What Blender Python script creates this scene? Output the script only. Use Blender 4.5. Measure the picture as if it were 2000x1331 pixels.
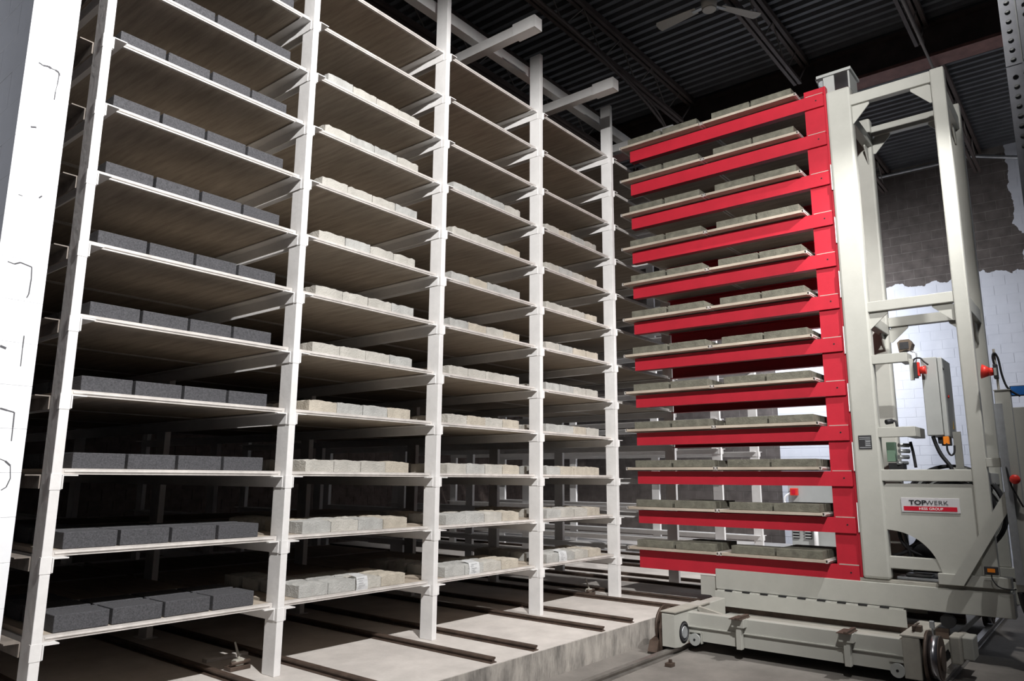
import bpy, bmesh, math, random
from mathutils import Vector, Matrix
random.seed(7)
for o in list(bpy.data.objects):
    bpy.data.objects.remove(o)
SC = bpy.context.scene
COL = SC.collection

# ------------------------------------------------------------------ camera, light, exposure
CX, CY, CZ, YAW, PITCH, ROLL, FPX = -1.4267, -4.0832, 1.393, .6833, .1846, .0067, 1435.02
f = Vector((math.cos(YAW)*math.cos(PITCH), math.sin(YAW)*math.cos(PITCH), math.sin(PITCH)))
r = Vector((math.sin(YAW), -math.cos(YAW), 0))
u = r.cross(f)
r2 = r*math.cos(ROLL) + u*math.sin(ROLL)
u2 = -r*math.sin(ROLL) + u*math.cos(ROLL)
cam_d = bpy.data.cameras.new('camera')
cam_d.sensor_width = 36.0
cam_d.lens = FPX*36.0/2000.0
cam_d.clip_start = .05
cam = bpy.data.objects.new('camera', cam_d)
COL.objects.link(cam)
cam.matrix_world = Matrix(((r2.x, u2.x, -f.x, CX), (r2.y, u2.y, -f.y, CY), (r2.z, u2.z, -f.z, CZ), (0, 0, 0, 1)))
SC.camera = cam

W = bpy.data.worlds.new('world')
SC.world = W
W.use_nodes = True
W.node_tree.nodes['Background'].inputs[0].default_value = (.80, .85, 1.0, 1)
W.node_tree.nodes['Background'].inputs[1].default_value = .035


def lamp(name, kind, loc, aim, power, color, **kw):
    d = bpy.data.lights.new(name, kind)
    d.energy = power
    d.color = color
    for k, v in kw.items():
        setattr(d, k, v)
    o = bpy.data.objects.new(name, d)
    COL.objects.link(o)
    o.location = loc
    o.rotation_euler = (Vector(aim)-Vector(loc)).to_track_quat('-Z', 'Y').to_euler()
    return o


# hall floodlight behind and above the camera, aimed at the rack front
lamp('hall_floodlight', 'SPOT', (-.2, -4.35, 5.45), (1.4, 0.0, 5.45), 2400, (1, .98, .955),
     spot_size=math.radians(140), spot_blend=.5, shadow_soft_size=.055)
# aisle floodlight near the finger car, to the right of the picture, aimed down at the forks
lamp('aisle_floodlight', 'SPOT', (4.4, -4.0, 5.12), (5.4, -1.3, 1.6), 760, (1, .98, .955),
     spot_size=math.radians(72), spot_blend=.8, shadow_soft_size=.06)
# cool lamp beyond the end of the rack, lighting the far painted wall
lamp('far_aisle_lamp', 'AREA', (10.9, .3, 4.6), (13, -.3, 2.2), 200, (.86, .91, 1.0), shape='RECTANGLE', size=1.2, size_y=.3)
# added cool fill brightening the outer side of the left wall, source unseen
lamp('outer_wall_fill', 'AREA', (-3.2, 2.2, 3.4), (-.39, .6, 2.6), 26, (.86, .9, 1.0), shape='RECTANGLE', size=1.0, size_y=.6)
# added dim fill aimed up to brighten the far right roof, no known source
lamp('roof_fill', 'AREA', (10.0, -7.8, 3.2), (10.6, -3.0, 7.0), 38, (.9, .94, 1.0), shape='RECTANGLE', size=2.0, size_y=1.6)
# second floodlight lighting the empty bays beyond the finger car
lamp('far_floodlight', 'SPOT', (7.05, -5.2, 6.6), (9.0, .2, 1.5), 3400, (1, .985, .97),
     spot_size=math.radians(42), spot_blend=.5, shadow_soft_size=.06)

SC.view_settings.view_transform = 'Standard'
SC.view_settings.look = 'None'
SC.view_settings.gamma = 1
SC.view_settings.use_curve_mapping = False
SC.view_settings.exposure = 0.0

# ------------------------------------------------------------------ materials
def nodes(name):
    m = bpy.data.materials.new(name)
    m.use_nodes = True
    nt = m.node_tree
    b = nt.nodes['Principled BSDF']
    return m, nt, b


def mat(name, col, rough=.6, metal=0, var=.12, scale=8.0, stretch=(1, 1, 1), bump=0.0, bscale=60, spec=.3, col2=None, lo=.35, hi=.7, world=True):
    """base colour broken up by noise, optional second colour in patches, optional fine relief"""
    m, nt, b = nodes(name)
    L = nt.links
    if world:
        tc = nt.nodes.new('ShaderNodeNewGeometry'); src = tc.outputs['Position']
    else:
        tc = nt.nodes.new('ShaderNodeTexCoord'); src = tc.outputs['Object']
    mp = nt.nodes.new('ShaderNodeMapping')
    mp.inputs['Scale'].default_value = stretch
    L.new(src, mp.inputs[0])
    n = nt.nodes.new('ShaderNodeTexNoise')
    n.inputs['Scale'].default_value = scale
    n.inputs['Detail'].default_value = 6
    n.inputs['Roughness'].default_value = .65
    L.new(mp.outputs[0], n.inputs['Vector'])
    ramp = nt.nodes.new('ShaderNodeValToRGB')
    ramp.color_ramp.elements[0].position = lo
    ramp.color_ramp.elements[1].position = hi
    c2 = col2 if col2 else tuple(min(1, c*(1+var)) for c in col)
    c1 = col if col2 else tuple(c*(1-var) for c in col)
    ramp.color_ramp.elements[0].color = (*c1, 1)
    ramp.color_ramp.elements[1].color = (*c2, 1)
    L.new(n.outputs['Fac'], ramp.inputs[0])
    L.new(ramp.outputs[0], b.inputs['Base Color'])
    b.inputs['Roughness'].default_value = rough
    b.inputs['Metallic'].default_value = metal
    b.inputs['Specular IOR Level'].default_value = spec
    if bump:
        n2 = nt.nodes.new('ShaderNodeTexNoise')
        n2.inputs['Scale'].default_value = bscale
        n2.inputs['Detail'].default_value = 4
        L.new(mp.outputs[0], n2.inputs['Vector'])
        bp = nt.nodes.new('ShaderNodeBump')
        bp.inputs['Strength'].default_value = bump
        bp.inputs['Distance'].default_value = .01
        L.new(n2.outputs['Fac'], bp.inputs['Height'])
        L.new(bp.outputs[0], b.inputs['Normal'])
    return m


def paint_wall(name, white, bare, zline, yline, yline2):
    """painted block wall: white paint with a ragged upper edge over bare grey-brown block"""
    m, nt, b = nodes(name)
    L = nt.links
    g = nt.nodes.new('ShaderNodeNewGeometry')
    sx = nt.nodes.new('ShaderNodeSeparateXYZ')
    L.new(g.outputs['Position'], sx.inputs[0])
    n = nt.nodes.new('ShaderNodeTexNoise'); n.inputs['Scale'].default_value = 2.5; n.inputs['Detail'].default_value = 5
    L.new(g.outputs['Position'], n.inputs['Vector'])

    def math_(op, a, bb):
        k = nt.nodes.new('ShaderNodeMath'); k.operation = op
        for i, x in enumerate((a, bb)):
            if isinstance(x, (int, float)): k.inputs[i].default_value = x
            else: L.new(x, k.inputs[i])
        return k.outputs[0]
    wob = math_('MULTIPLY', math_('SUBTRACT', n.outputs['Fac'], .5), .5)
    low = math_('LESS_THAN', math_('ADD', sx.outputs['Z'], wob), zline)
    side = math_('LESS_THAN', math_('ADD', sx.outputs['Y'], wob), yline)
    far = math_('LESS_THAN', sx.outputs['Y'], yline2)
    mask = math_('MULTIPLY', math_('MAXIMUM', low, side), far)
    n2 = nt.nodes.new('ShaderNodeTexNoise'); n2.inputs['Scale'].default_value = 6; n2.inputs['Detail'].default_value = 6
    L.new(g.outputs['Position'], n2.inputs['Vector'])

    def ramp(c1, c2):
        rp = nt.nodes.new('ShaderNodeValToRGB')
        rp.color_ramp.elements[0].position = .3; rp.color_ramp.elements[1].position = .7
        rp.color_ramp.elements[0].color = (*c1, 1); rp.color_ramp.elements[1].color = (*c2, 1)
        L.new(n2.outputs['Fac'], rp.inputs[0]); return rp.outputs[0]
    mx = nt.nodes.new('ShaderNodeMix'); mx.data_type = 'RGBA'
    L.new(mask, mx.inputs[0])
    L.new(ramp(tuple(c*.75 for c in bare), tuple(c*1.25 for c in bare)), mx.inputs[6])
    L.new(ramp(tuple(c*.94 for c in white), white), mx.inputs[7])
    L.new(mx.outputs[2], b.inputs['Base Color'])
    b.inputs['Roughness'].default_value = .8
    b.inputs['Specular IOR Level'].default_value = .2
    return m


M = {}
M['darkpaint'] = mat('dark_brown_paint', (.20, .175, .155), .7, var=.3, scale=9)  # darker brown tone for the first post's outer support angles
M['galvdull'] = mat('dull_galvanised', (.24, .245, .265), .55, metal=.35, var=.12, scale=14)
M['rack'] = mat('rack_white_paint', (.76, .75, .745), .45, var=.06, scale=5, bump=.15, bscale=25)
M['machine'] = mat('machine_cream_paint', (.43, .43, .395), .42, var=.05, scale=4, bump=.06, bscale=30)
M['machine_dirty'] = mat('machine_dusty_paint', (.37, .355, .315), .65, var=.12, scale=7, bump=.1, bscale=40)
M['red'] = mat('red_machine_paint', (.44, .018, .034), .45, var=.07, scale=6, bump=.05)
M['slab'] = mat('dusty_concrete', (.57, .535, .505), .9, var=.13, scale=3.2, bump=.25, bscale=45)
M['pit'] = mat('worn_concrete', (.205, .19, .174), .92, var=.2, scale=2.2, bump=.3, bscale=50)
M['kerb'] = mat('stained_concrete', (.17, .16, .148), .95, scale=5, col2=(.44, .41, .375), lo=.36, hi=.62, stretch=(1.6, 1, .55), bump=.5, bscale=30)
M['charcoal'] = mat('charcoal_concrete', (.075, .075, .082), .95, var=.35, scale=120, bump=.3, bscale=160)
M['pale'] = mat('pale_concrete', (.45, .435, .40), .95, var=.14, scale=9, bump=.5, bscale=90)
M['pale_warm'] = mat('buff_concrete', (.46, .42, .355), .95, var=.14, scale=9, bump=.5, bscale=90)
M['pale_cool'] = mat('grey_concrete', (.41, .41, .395), .95, var=.16, scale=9, bump=.5, bscale=90)
M['olive'] = mat('olive_concrete', (.14, .135, .108), .95, var=.25, scale=14, bump=.4, bscale=90)
M['deck'] = mat('worn_board_wood', (.31, .262, .212), .85, scale=5, stretch=(5, .45, 1), col2=(.52, .455, .38), lo=.3, hi=.75, bump=.2, bscale=40)
M['edge'] = mat('galvanised_edge', (.58, .55, .525), .5, metal=.1, var=.15, scale=10)
M['galv'] = mat('galvanised_steel', (.50, .52, .54), .38, metal=.6, var=.12, scale=14)
M['rail'] = mat('rusty_rail', (.10, .07, .055), .55, metal=.3, var=.35, scale=9, spec=.5)
M['railtop'] = mat('polished_rail', (.35, .33, .31), .35, metal=.7, var=.2, scale=9)
M['deckroof'] = mat('dark_roof_deck', (.10, .102, .108), .55, var=.2, scale=3, spec=.4)
M['beam'] = mat('dark_roof_steel', (.085, .064, .057), .6, var=.25, scale=4)
M['webbar'] = mat('grey_web_bars', (.20, .175, .16), .6, var=.2, scale=4)
M['flange'] = mat('red_oxide_steel', (.20, .105, .092), .7, var=.2, scale=6)
M['farwall'] = paint_wall('far_wall_paint', (.68, .69, .74), (.115, .098, .09), 4.87, -3.24, .95)
M['farjoint'] = paint_wall('far_wall_joint', (.66, .67, .72), (.20, .18, .165), 4.87, -3.24, .95)
M['backbrick'] = mat('brown_brick', (.11, .085, .075), .9, var=.3, scale=7)
M['pier'] = mat('white_block_paint', (.82, .83, .86), .75, var=.03, scale=4, bump=.12, bscale=12)
M['crack'] = mat('crack_dark', (.10, .10, .11), .95)
M['black'] = mat('black_rubber', (.015, .015, .017), .55, var=.2)
M['dark'] = mat('dark_plastic', (.035, .035, .038), .5, var=.2)
M['steel'] = mat('bright_steel', (.42, .42, .45), .28, metal=1.0, var=.06, scale=12)
M['greymetal'] = mat('grey_enclosure', (.36, .37, .36), .45, var=.05, scale=5)
M['fan'] = mat('fan_cream', (.50, .47, .42), .5, var=.06)
M['blue'] = mat('blue_display', (.03, .16, .50), .4, var=.1)
M['redplastic'] = mat('red_plastic', (.65, .04, .03), .35, var=.08)
M['amber'] = mat('amber_plastic', (.75, .22, .02), .4, var=.05)
M['paper'] = mat('white_paper', (.86, .87, .88), .8, var=.03)
M['ink'] = mat('black_ink', (.02, .02, .025), .6, var=.1)
M['signplate'] = mat('brushed_sign', (.55, .54, .56), .4, var=.04)
M['signred'] = mat('sign_red', (.52, .01, .03), .45, var=.03)
M['signwhite'] = mat('sign_white', (.85, .85, .85), .5, var=.02)
M['warn'] = mat('yellow_warning', (.75, .45, .03), .5, var=.05)
M['brownlamp'] = mat('brown_lamp_shell', (.13, .10, .075), .5, var=.2)
M['green'] = mat('green_enamel', (.14, .22, .16), .4, var=.1)

# ------------------------------------------------------------------ mesh helpers
class MB:
    def __init__(s):
        s.b = bmesh.new()

    def box(s, x0, y0, z0, x1, y1, z1, bev=0):
        v = [s.b.verts.new(p) for p in ((x0, y0, z0), (x1, y0, z0), (x1, y1, z0), (x0, y1, z0), (x0, y0, z1), (x1, y0, z1), (x1, y1, z1), (x0, y1, z1))]
        fs = [s.b.faces.new([v[i] for i in q]) for q in ((3, 2, 1, 0), (4, 5, 6, 7), (0, 1, 5, 4), (1, 2, 6, 5), (2, 3, 7, 6), (3, 0, 4, 7))]
        if bev:
            es = list({e for q in fs for e in q.edges})
            bmesh.ops.bevel(s.b, geom=es, offset=bev, segments=2, affect='EDGES', profile=.5)
        return s

    def prism(s, poly, axis, a, b):
        """polygon given in the two other axes (cyclic order kept), extruded along axis from a to b"""
        def P(p, t):
            return {'x': (t, p[0], p[1]), 'y': (p[0], t, p[1]), 'z': (p[0], p[1], t)}[axis]
        A = [s.b.verts.new(P(p, a)) for p in poly]
        B = [s.b.verts.new(P(p, b)) for p in poly]
        n = len(poly)
        s.b.faces.new(A[::-1]); s.b.faces.new(B)
        for i in range(n):
            s.b.faces.new((A[i], A[(i+1) % n], B[(i+1) % n], B[i]))
        return s

    def cyl(s, p0, p1, r0, r1=None, n=16):
        r1 = r0 if r1 is None else r1
        p0 = Vector(p0); p1 = Vector(p1)
        d = (p1-p0).normalized()
        a = d.orthogonal().normalized(); c = d.cross(a)
        A = [s.b.verts.new(p0+(a*math.cos(t)+c*math.sin(t))*r0) for t in [2*math.pi*i/n for i in range(n)]]
        B = [s.b.verts.new(p1+(a*math.cos(t)+c*math.sin(t))*r1) for t in [2*math.pi*i/n for i in range(n)]]
        s.b.faces.new(A[::-1]); s.b.faces.new(B)
        for i in range(n):
            q = s.b.faces.new((A[i], A[(i+1) % n], B[(i+1) % n], B[i]))
            q.smooth = n > 8
        return s

    def ring(s, c, axis, rad, tube, n=48, k=8):
        c = Vector(c); ax = {'x': Vector((1, 0, 0)), 'y': Vector((0, 1, 0)), 'z': Vector((0, 0, 1))}[axis]
        a = ax.orthogonal().normalized(); d = ax.cross(a)
        g = []
        for i in range(n):
            t = 2*math.pi*i/n
            e = a*math.cos(t)+d*math.sin(t)
            g.append([s.b.verts.new(c+e*(rad+tube*math.cos(w))+ax*tube*math.sin(w)) for w in [2*math.pi*j/k for j in range(k)]])
        for i in range(n):
            for j in range(k):
                q = s.b.faces.new((g[i][j], g[(i+1) % n][j], g[(i+1) % n][(j+1) % k], g[i][(j+1) % k])); q.smooth = True
        return s

    def path(s, pts, rad, k=8, sub=6):
        """smooth tube through the points"""
        P = [Vector(p) for p in pts]
        Q = []
        for i in range(len(P)-1):
            p0 = P[max(i-1, 0)]; p1 = P[i]; p2 = P[i+1]; p3 = P[min(i+2, len(P)-1)]
            for j in range(sub):
                t = j/sub
                Q.append(.5*((2*p1)+(p2-p0)*t+(2*p0-5*p1+4*p2-p3)*t*t+(3*p1-p0-3*p2+p3)*t**3))
        Q.append(P[-1])
        up = Vector((.31, .17, .93)); g = []
        for i, q in enumerate(Q):
            d = (Q[min(i+1, len(Q)-1)]-Q[max(i-1, 0)]).normalized()
            a = d.cross(up).normalized(); c = d.cross(a); up = -c if False else up
            g.append([s.b.verts.new(q+(a*math.cos(w)+c*math.sin(w))*rad) for w in [2*math.pi*j/k for j in range(k)]])
        for i in range(len(g)-1):
            for j in range(k):
                fz = s.b.faces.new((g[i][j], g[i][(j+1) % k], g[i+1][(j+1) % k], g[i+1][j])); fz.smooth = True
        s.b.faces.new(g[0][::-1]); s.b.faces.new(g[-1])
        return s

    def dome(s, c, axis, rad, h, n=20, m=6):
        c = Vector(c); ax = Vector(axis).normalized(); a = ax.orthogonal().normalized(); d = ax.cross(a)
        rings = []
        for j in range(m):
            t = j/m*math.pi/2
            rings.append([s.b.verts.new(c+ax*h*math.sin(t)+(a*math.cos(w)+d*math.sin(w))*rad*math.cos(t)) for w in [2*math.pi*i/n for i in range(n)]])
        top = s.b.verts.new(c+ax*h)
        s.b.faces.new(rings[0][::-1])
        for j in range(m-1):
            for i in range(n):
                q = s.b.faces.new((rings[j][i], rings[j][(i+1) % n], rings[j+1][(i+1) % n], rings[j+1][i])); q.smooth = True
        for i in range(n):
            q = s.b.faces.new((rings[-1][i], rings[-1][(i+1) % n], top)); q.smooth = True
        return s

    def mesh(s, name, m, org=(0, 0, 0)):
        bmesh.ops.recalc_face_normals(s.b, faces=s.b.faces)
        if any(org):
            bmesh.ops.translate(s.b, verts=s.b.verts, vec=-Vector(org))
        me = bpy.data.meshes.new(name)
        s.b.to_mesh(me); s.b.free()
        me.materials.append(M[m] if isinstance(m, str) else m)
        return me


ORG = {}


def link(name, me, parent=None, loc=(0, 0, 0), rot=None):
    o = bpy.data.objects.new(name, me)
    COL.objects.link(o)
    o.location = loc
    if rot: o.rotation_euler = rot
    if parent is not None: o.parent = parent
    return o


def part(name, mb, m, parent):
    """a mesh built in world coordinates, made a child of parent (whose world origin is known)"""
    org = ORG[parent.name]
    o = link(name, mb.mesh(name, m, org), parent)
    ORG[o.name] = org
    return o


def thing(name, label, cat, loc, group=None):
    o = link(name, None, None, loc)
    ORG[o.name] = tuple(loc)
    o['label'] = label; o['category'] = cat
    if group: o['group'] = group
    return o


def solo(name, mb, m, label, cat, loc=(0, 0, 0), group=None):
    o = link(name, mb.mesh(name, m, loc), None, loc)
    ORG[o.name] = tuple(loc)
    o['label'] = label; o['category'] = cat
    if group: o['group'] = group
    return o


def struct(name, mb, m):
    o = link(name, mb.mesh(name, m))
    ORG[o.name] = (0, 0, 0)
    o['kind'] = 'structure'
    return o


ORDN = ['first', 'second', 'third', 'fourth', 'fifth', 'sixth', 'seventh', 'eighth', 'ninth', 'tenth', 'eleventh', 'twelfth']
S = 1.3357
PITCH_Z = .4
Z1 = .593            # underside of the lowest rack boards
PW, PD = .047, .13   # rack post width and depth
ROWS = (0.0, 1.64, 3.24, 4.84)

# ------------------------------------------------------------------ floors
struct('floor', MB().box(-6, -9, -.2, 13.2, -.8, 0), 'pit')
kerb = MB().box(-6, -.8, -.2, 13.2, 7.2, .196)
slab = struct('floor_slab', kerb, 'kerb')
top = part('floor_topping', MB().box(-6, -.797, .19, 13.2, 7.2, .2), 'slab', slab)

# ------------------------------------------------------------------ far wall (right), back wall, left pier wall
far = struct('wall_far', MB().box(13.0, -9, 0, 13.3, 7.3, 7.2), 'farjoint')
BC, BL = .165, .335
var = []
for k in range(4):
    jz = (k-1.5)*.0012
    var.append(MB().box(-.002-.0004*k, .0045, .0045, .0, BL-.0045, BC-.0045+jz).mesh('brick', 'farwall'))
singles = []
others = MB()
for j in range(int(7.05/BC)):
    z = j*BC
    off = (j % 2)*BL/2
    i = 0
    y = -9+off
    while y < 7.0:
        yc, zc = y+BL/2, z+BC/2
        if -3.95 < yc < -.95 and 2.35 < zc < 7.0 and len(singles) < 290:
            singles.append((y, z))
        elif -4.4 < yc < 6.8:
            others.box(12.996, y+.0045, z+.0045, 13.0, y+BL-.0045, z+BC-.0045)
        y += BL
for n, (y, z) in enumerate(singles):
    link('brick', random.choice(var), far, (13.0, y, z))
ob = part('brick_field', others, 'farwall', far); ob['kind'] = 'stuff'

back = struct('wall_back', MB().box(-6, 7.2, .2, 13.0, 7.5, 7.2), 'backbrick')
bb = MB()
for j in range(40):
    z = .2+j*BC
    y = 7.2
    x = -1+(j % 2)*BL/2
    while x < 12.8:
        bb.box(x+.004, 7.192-random.random()*.003, z+.004, x+BL-.004, 7.2, z+BC-.004)
        x += BL
o = part('brick_field', bb, 'backbrick', back); o['kind'] = 'stuff'

# left pier: end of the partition wall that runs back beside the rack
PX0, PX1, PY0 = -.385, -.178, -.15
pier = struct('wall_left', MB().box(PX0+.006, PY0+.006, .2, PX1-.006, 7.2, 7.15), 'pier')
hb = .2
bm_end = [MB().box(0, 0, .0003, PX1-PX0, .39, hb-.0003, .0016).mesh('block', 'pier'),
          MB().box(0, 0, .0003, PX1-PX0, .19, hb-.0003, .0016).mesh('block', 'pier')]
bm_run = MB().box(0, .001, .0015, PX1-PX0, .399, hb-.0015, .004).mesh('block', 'pier')
nb = 0
for j in range(34):
    z = .2+j*hb
    k = j % 2
    link('block', bm_end[k], pier, (PX0, PY0, z))
    y = PY0+(.39, .19)[k]
    for q in range(5):
        link('block', bm_run, pier, (PX0, y, z)); y += .4
# cracks and chips in the white paint of the pier end
def crack(pts, w):
    b = MB()
    for (x0, z0), (x1, z1) in zip(pts[:-1], pts[1:]):
        d = Vector((x1-x0, 0, z1-z0)); n = Vector((-d.z, 0, d.x)).normalized()*w*(.5+random.random())
        v = [b.b.verts.new(p) for p in ((x0-n.x, PY0-.0008, z0-n.z), (x1-n.x, PY0-.0008, z1-n.z), (x1+n.x, PY0-.0008, z1+n.z), (x0+n.x, PY0-.0008, z0+n.z))]
        b.b.faces.new(v)
        w_ = [b.b.verts.new((p.co.x, PY0+.003, p.co.z)) for p in v]
        b.b.faces.new(w_[::-1])
        for i in range(4): b.b.faces.new((v[i], w_[i], w_[(i+1) % 4], v[(i+1) % 4]))
    return b
def PXZ(px, py):
    """a photograph pixel measured onto the pier end plane"""
    d = r2*((px-1000)/FPX) + u2*(-(py-665.5)/FPX) + f
    t = (PY0-CY)/d.y
    return (CX+d.x*t, CZ+d.z*t)
for pts, w in (([(76, 122), (84, 128), (95, 130), (100, 134), (108, 137), (115, 142), (116, 148)], .004),
               ([(115, 148), (112, 165), (108, 180), (106, 195)], .0018),
               ([(60, 248), (71, 249)], .003),
               ([(15, 511), (28, 516), (40, 513), (62, 522)], .004), ([(62, 522), (61, 545), (56, 575), (52, 582)], .002),
               ([(47, 656), (44, 680), (40, 716)], .002), ([(0, 676), (12, 681)], .004),
               ([(0, 798), (14, 802), (28, 806)], .005), ([(28, 806), (25, 835), (22, 862)], .0025),
               ([(0, 897), (10, 901), (20, 910), (20, 935), (12, 952), (2, 958)], .003), ([(82, 383), (76, 387)], .003),
               ([(36, 380), (44, 383)], .0025)):
    part('crack', crack([PXZ(*p) for p in pts], w), 'crack', pier)

# ------------------------------------------------------------------ roof
deck = MB()
prof = []
x = -5.0
while x < 13.2:
    prof += [(x, 7.06), (x+.055, 7.06), (x+.085, 7.105), (x+.125, 7.105)]
    x += .15
pr = prof + [(x, 7.06), (x, 7.2), (-5.0, 7.2)]
A = [deck.b.verts.new((p[0], -9, p[1])) for p in pr]
B = [deck.b.verts.new((p[0], 7.4, p[1])) for p in pr]
for i in range(len(pr)):
    j = (i+1) % len(pr)
    deck.b.faces.new((A[i], A[j], B[j], B[i]))
struct('ceiling', deck, 'deckroof')

tr = thing('roof_girder', 'dark I-section roof girder with red-oxide bottom flange across the ceiling', 'beam', (8.42, -1, 7.03))
part('girder_web', MB().box(8.40, -9, 6.60, 8.44, 7.2, 7.02), 'beam', tr)
part('upper_flange', MB().box(8.30, -9, 7.02, 8.54, 7.2, 7.055), 'beam', tr)
part('bottom_flange', MB().box(8.27, -9, 6.56, 8.57, 7.2, 6.60), 'flange', tr)

TL = 8.28-(-4.0)
def truss(y, x0, x1, label):
    t = thing('roof_truss', label, 'truss', (x0, y, 7.05), 'open web roof trusses')
    zt, zb = 7.0, 6.55
    if x1 < 9:
        bx0, bx1 = x0, x1-.42
    else:
        bx0, bx1 = x0+.42, x1-.35
    for s_ in (-1, 1):
        part('top_chord', MB().box(x0, y+s_*.035-.022, zt-.02, x1, y+s_*.035+.022, 7.058), 'beam', t)
        part('bottom_chord', MB().box(bx0, y+s_*.032-.02, zb-.022, bx1, y+s_*.032+.02, zb+.022), 'flange' if False else 'beam', t)
    n = max(2, int(round((bx1-bx0)/.42)))
    st = (bx1-bx0)/n
    up_ = MB().cyl((0, 0, zb), (st, 0, zt), .0085, n=6).mesh('web_bar', 'webbar')
    dn_ = MB().cyl((0, 0, zt), (st, 0, zb), .0085, n=6).mesh('web_bar', 'webbar')
    for i in range(n):
        c = link('web_bar', up_ if i % 2 else dn_, t, (bx0+i*st-x0, 0, -7.05))
    if x1 < 9:
        part('end_bar', MB().cyl((bx1, y, zb), (x1, y, zt), .012, n=6), 'webbar', t)
    else:
        part('end_bar', MB().cyl((bx0, y, zb), (x0, y, zt), .012, n=6), 'webbar', t)
    return t
names = {1.7: 'above the middle of the rack', .33: 'directly behind the ceiling fan blades', -1.36: 'above the red finger forks', -2.8: 'beside the thin ceiling conduit'}
for y, w in names.items():
    truss(y, -4.0, 8.29, f'dark open-web steel roof truss {w}, near bay')
    truss(y, 8.55, 12.98, f'dark open-web steel roof truss {w}, bay beyond the girder')
solo('ceiling_conduit', MB().path([(4.5, -2.86, 6.49), (6.5, -2.84, 6.49), (8.6, -2.84, 6.49), (9.4, -2.84, 6.52)], .016), 'webbar', 'thin conduit hung under the roof truss above the cream mast', 'pipe')
solo('truss_conduit', MB().path([(2.0, .28, 6.47), (4.6, .22, 6.47), (6.4, .3, 6.44), (7.6, .42, 6.35), (8.2, .5, 6.3)], .02), 'galv' if False else 'beam', 'sagging grey conduit running below the fan side truss', 'pipe')
solo('truss_cable', MB().path([(5.9, .20, 6.40), (6.8, .18, 6.26), (7.6, .32, 6.14), (8.2, .44, 6.24)], .012), 'beam', 'slack cable drooping under the conduit near the girder', 'cable')
solo('wall_pipe', MB().path([(12.85, -2.3, 6.93), (12.85, -1.5, 6.93), (12.85, 1.5, 6.93)], .03), 'galv', 'horizontal grey pipe along the top of the far block wall', 'pipe')
solo('wall_pipe', MB().path([(12.7, -2.65, 6.88), (12.7, -2.75, 6.87), (12.7, -3.4, 6.66), (12.7, -4.4, 6.36)], .03), 'galv', 'sloping grey pipe leaving the truss end at far right', 'pipe')

fanc = (5.493, -1.186, 6.44)
fan = thing('ceiling_fan', 'cream three-blade ceiling fan hanging below the corrugated roof', 'fan', (fanc[0], fanc[1], 7.05))
part('motor_housing', MB().cyl((fanc[0], fanc[1], fanc[2]-.02), (fanc[0], fanc[1], fanc[2]+.09), .078, .088, n=28), 'fan', fan)
part('bottom_cap', MB().cyl((fanc[0], fanc[1], fanc[2]-.03), (fanc[0], fanc[1], fanc[2]-.02), .07, .078, n=28), 'fan', fan)
part('down_rod', MB().cyl((fanc[0], fanc[1], fanc[2]+.09), (fanc[0], fanc[1], 7.06), .012, n=10), 'fan', fan)
for a in (88, 208, 328):
    q = Matrix.Translation(fanc) @ Matrix.Rotation(math.radians(a), 4, 'Z') @ Matrix.Rotation(math.radians(9), 4, 'X')
    b = MB().prism([(.15, -.045), (.62, -.075), (.635, -.03), (.635, .04), (.61, .075), (.15, .045)], 'z', .035, .041)
    bmesh.ops.transform(b.b, matrix=q, verts=b.b.verts)
    bl = part('blade', b, 'fan', fan)
    h = MB().box(.07, -.02, .028, .2, .02, .035)
    bmesh.ops.transform(h.b, matrix=q, verts=h.b.verts)
    part('blade_iron', h, 'galv', bl)

# ------------------------------------------------------------------ the storage rack
rack = thing('storage_rack', 'white steel curing rack with twelve levels of board supports', 'rack', (0, 0, .2))
NP = 8
for i in range(NP):
    for k, y in enumerate(ROWS):
        topz = (6.6 if i <= 2 else 5.63) if k == 0 else 5.45
        zb = .2
        b = MB()
        X = i*S
        # front flange, back flange and web: a channel-like post
        b.box(X, y, zb, X+PW, y+PD, topz, .003)
        if k == 0:
            # slim lips welded each side of the post face at every level (notched outline of the post front)
            for l in range(12):
                z = Z1+l*PITCH_Z
                b.box(X-.003, y-.002, z-.075, X+PW+.006, y+.02, z+.004)
        p = part('post', b, 'rack', rack)
        fz = MB().box(X-.03, y-.02, .2, X+PW+.03, y+PD+.02, .206) if k else None
        if fz: part('base_plate', fz, 'rack', p)
Y_END = 4.97
angL = MB(); angL.prism([(0, 0), (-.072, 0), (-.072, -.006), (-.006, -.006), (-.006, -.07), (0, -.07)], 'y', .028, Y_END)
angL = angL.mesh('support_angle', 'rack')
angP = MB().prism([(0, 0), (-.072, 0), (-.072, -.006), (-.006, -.006), (-.006, -.07), (0, -.07)], 'y', .135, Y_END).mesh('support_angle', 'darkpaint')
angR = MB(); angR.prism([(0, 0), (.072, 0), (.072, -.006), (.006, -.006), (.006, -.07), (0, -.07)], 'y', -.012, Y_END)
angR = angR.mesh('support_angle', 'rack')
for i in range(NP):
    for l in range(12):
        z = Z1+l*PITCH_Z
        if i < NP:
            link('support_angle', angL if i else angP, rack, (i*S, 0, z-.2))
        link('support_angle', angR, rack, (i*S+PW, 0, z-.2))
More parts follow.
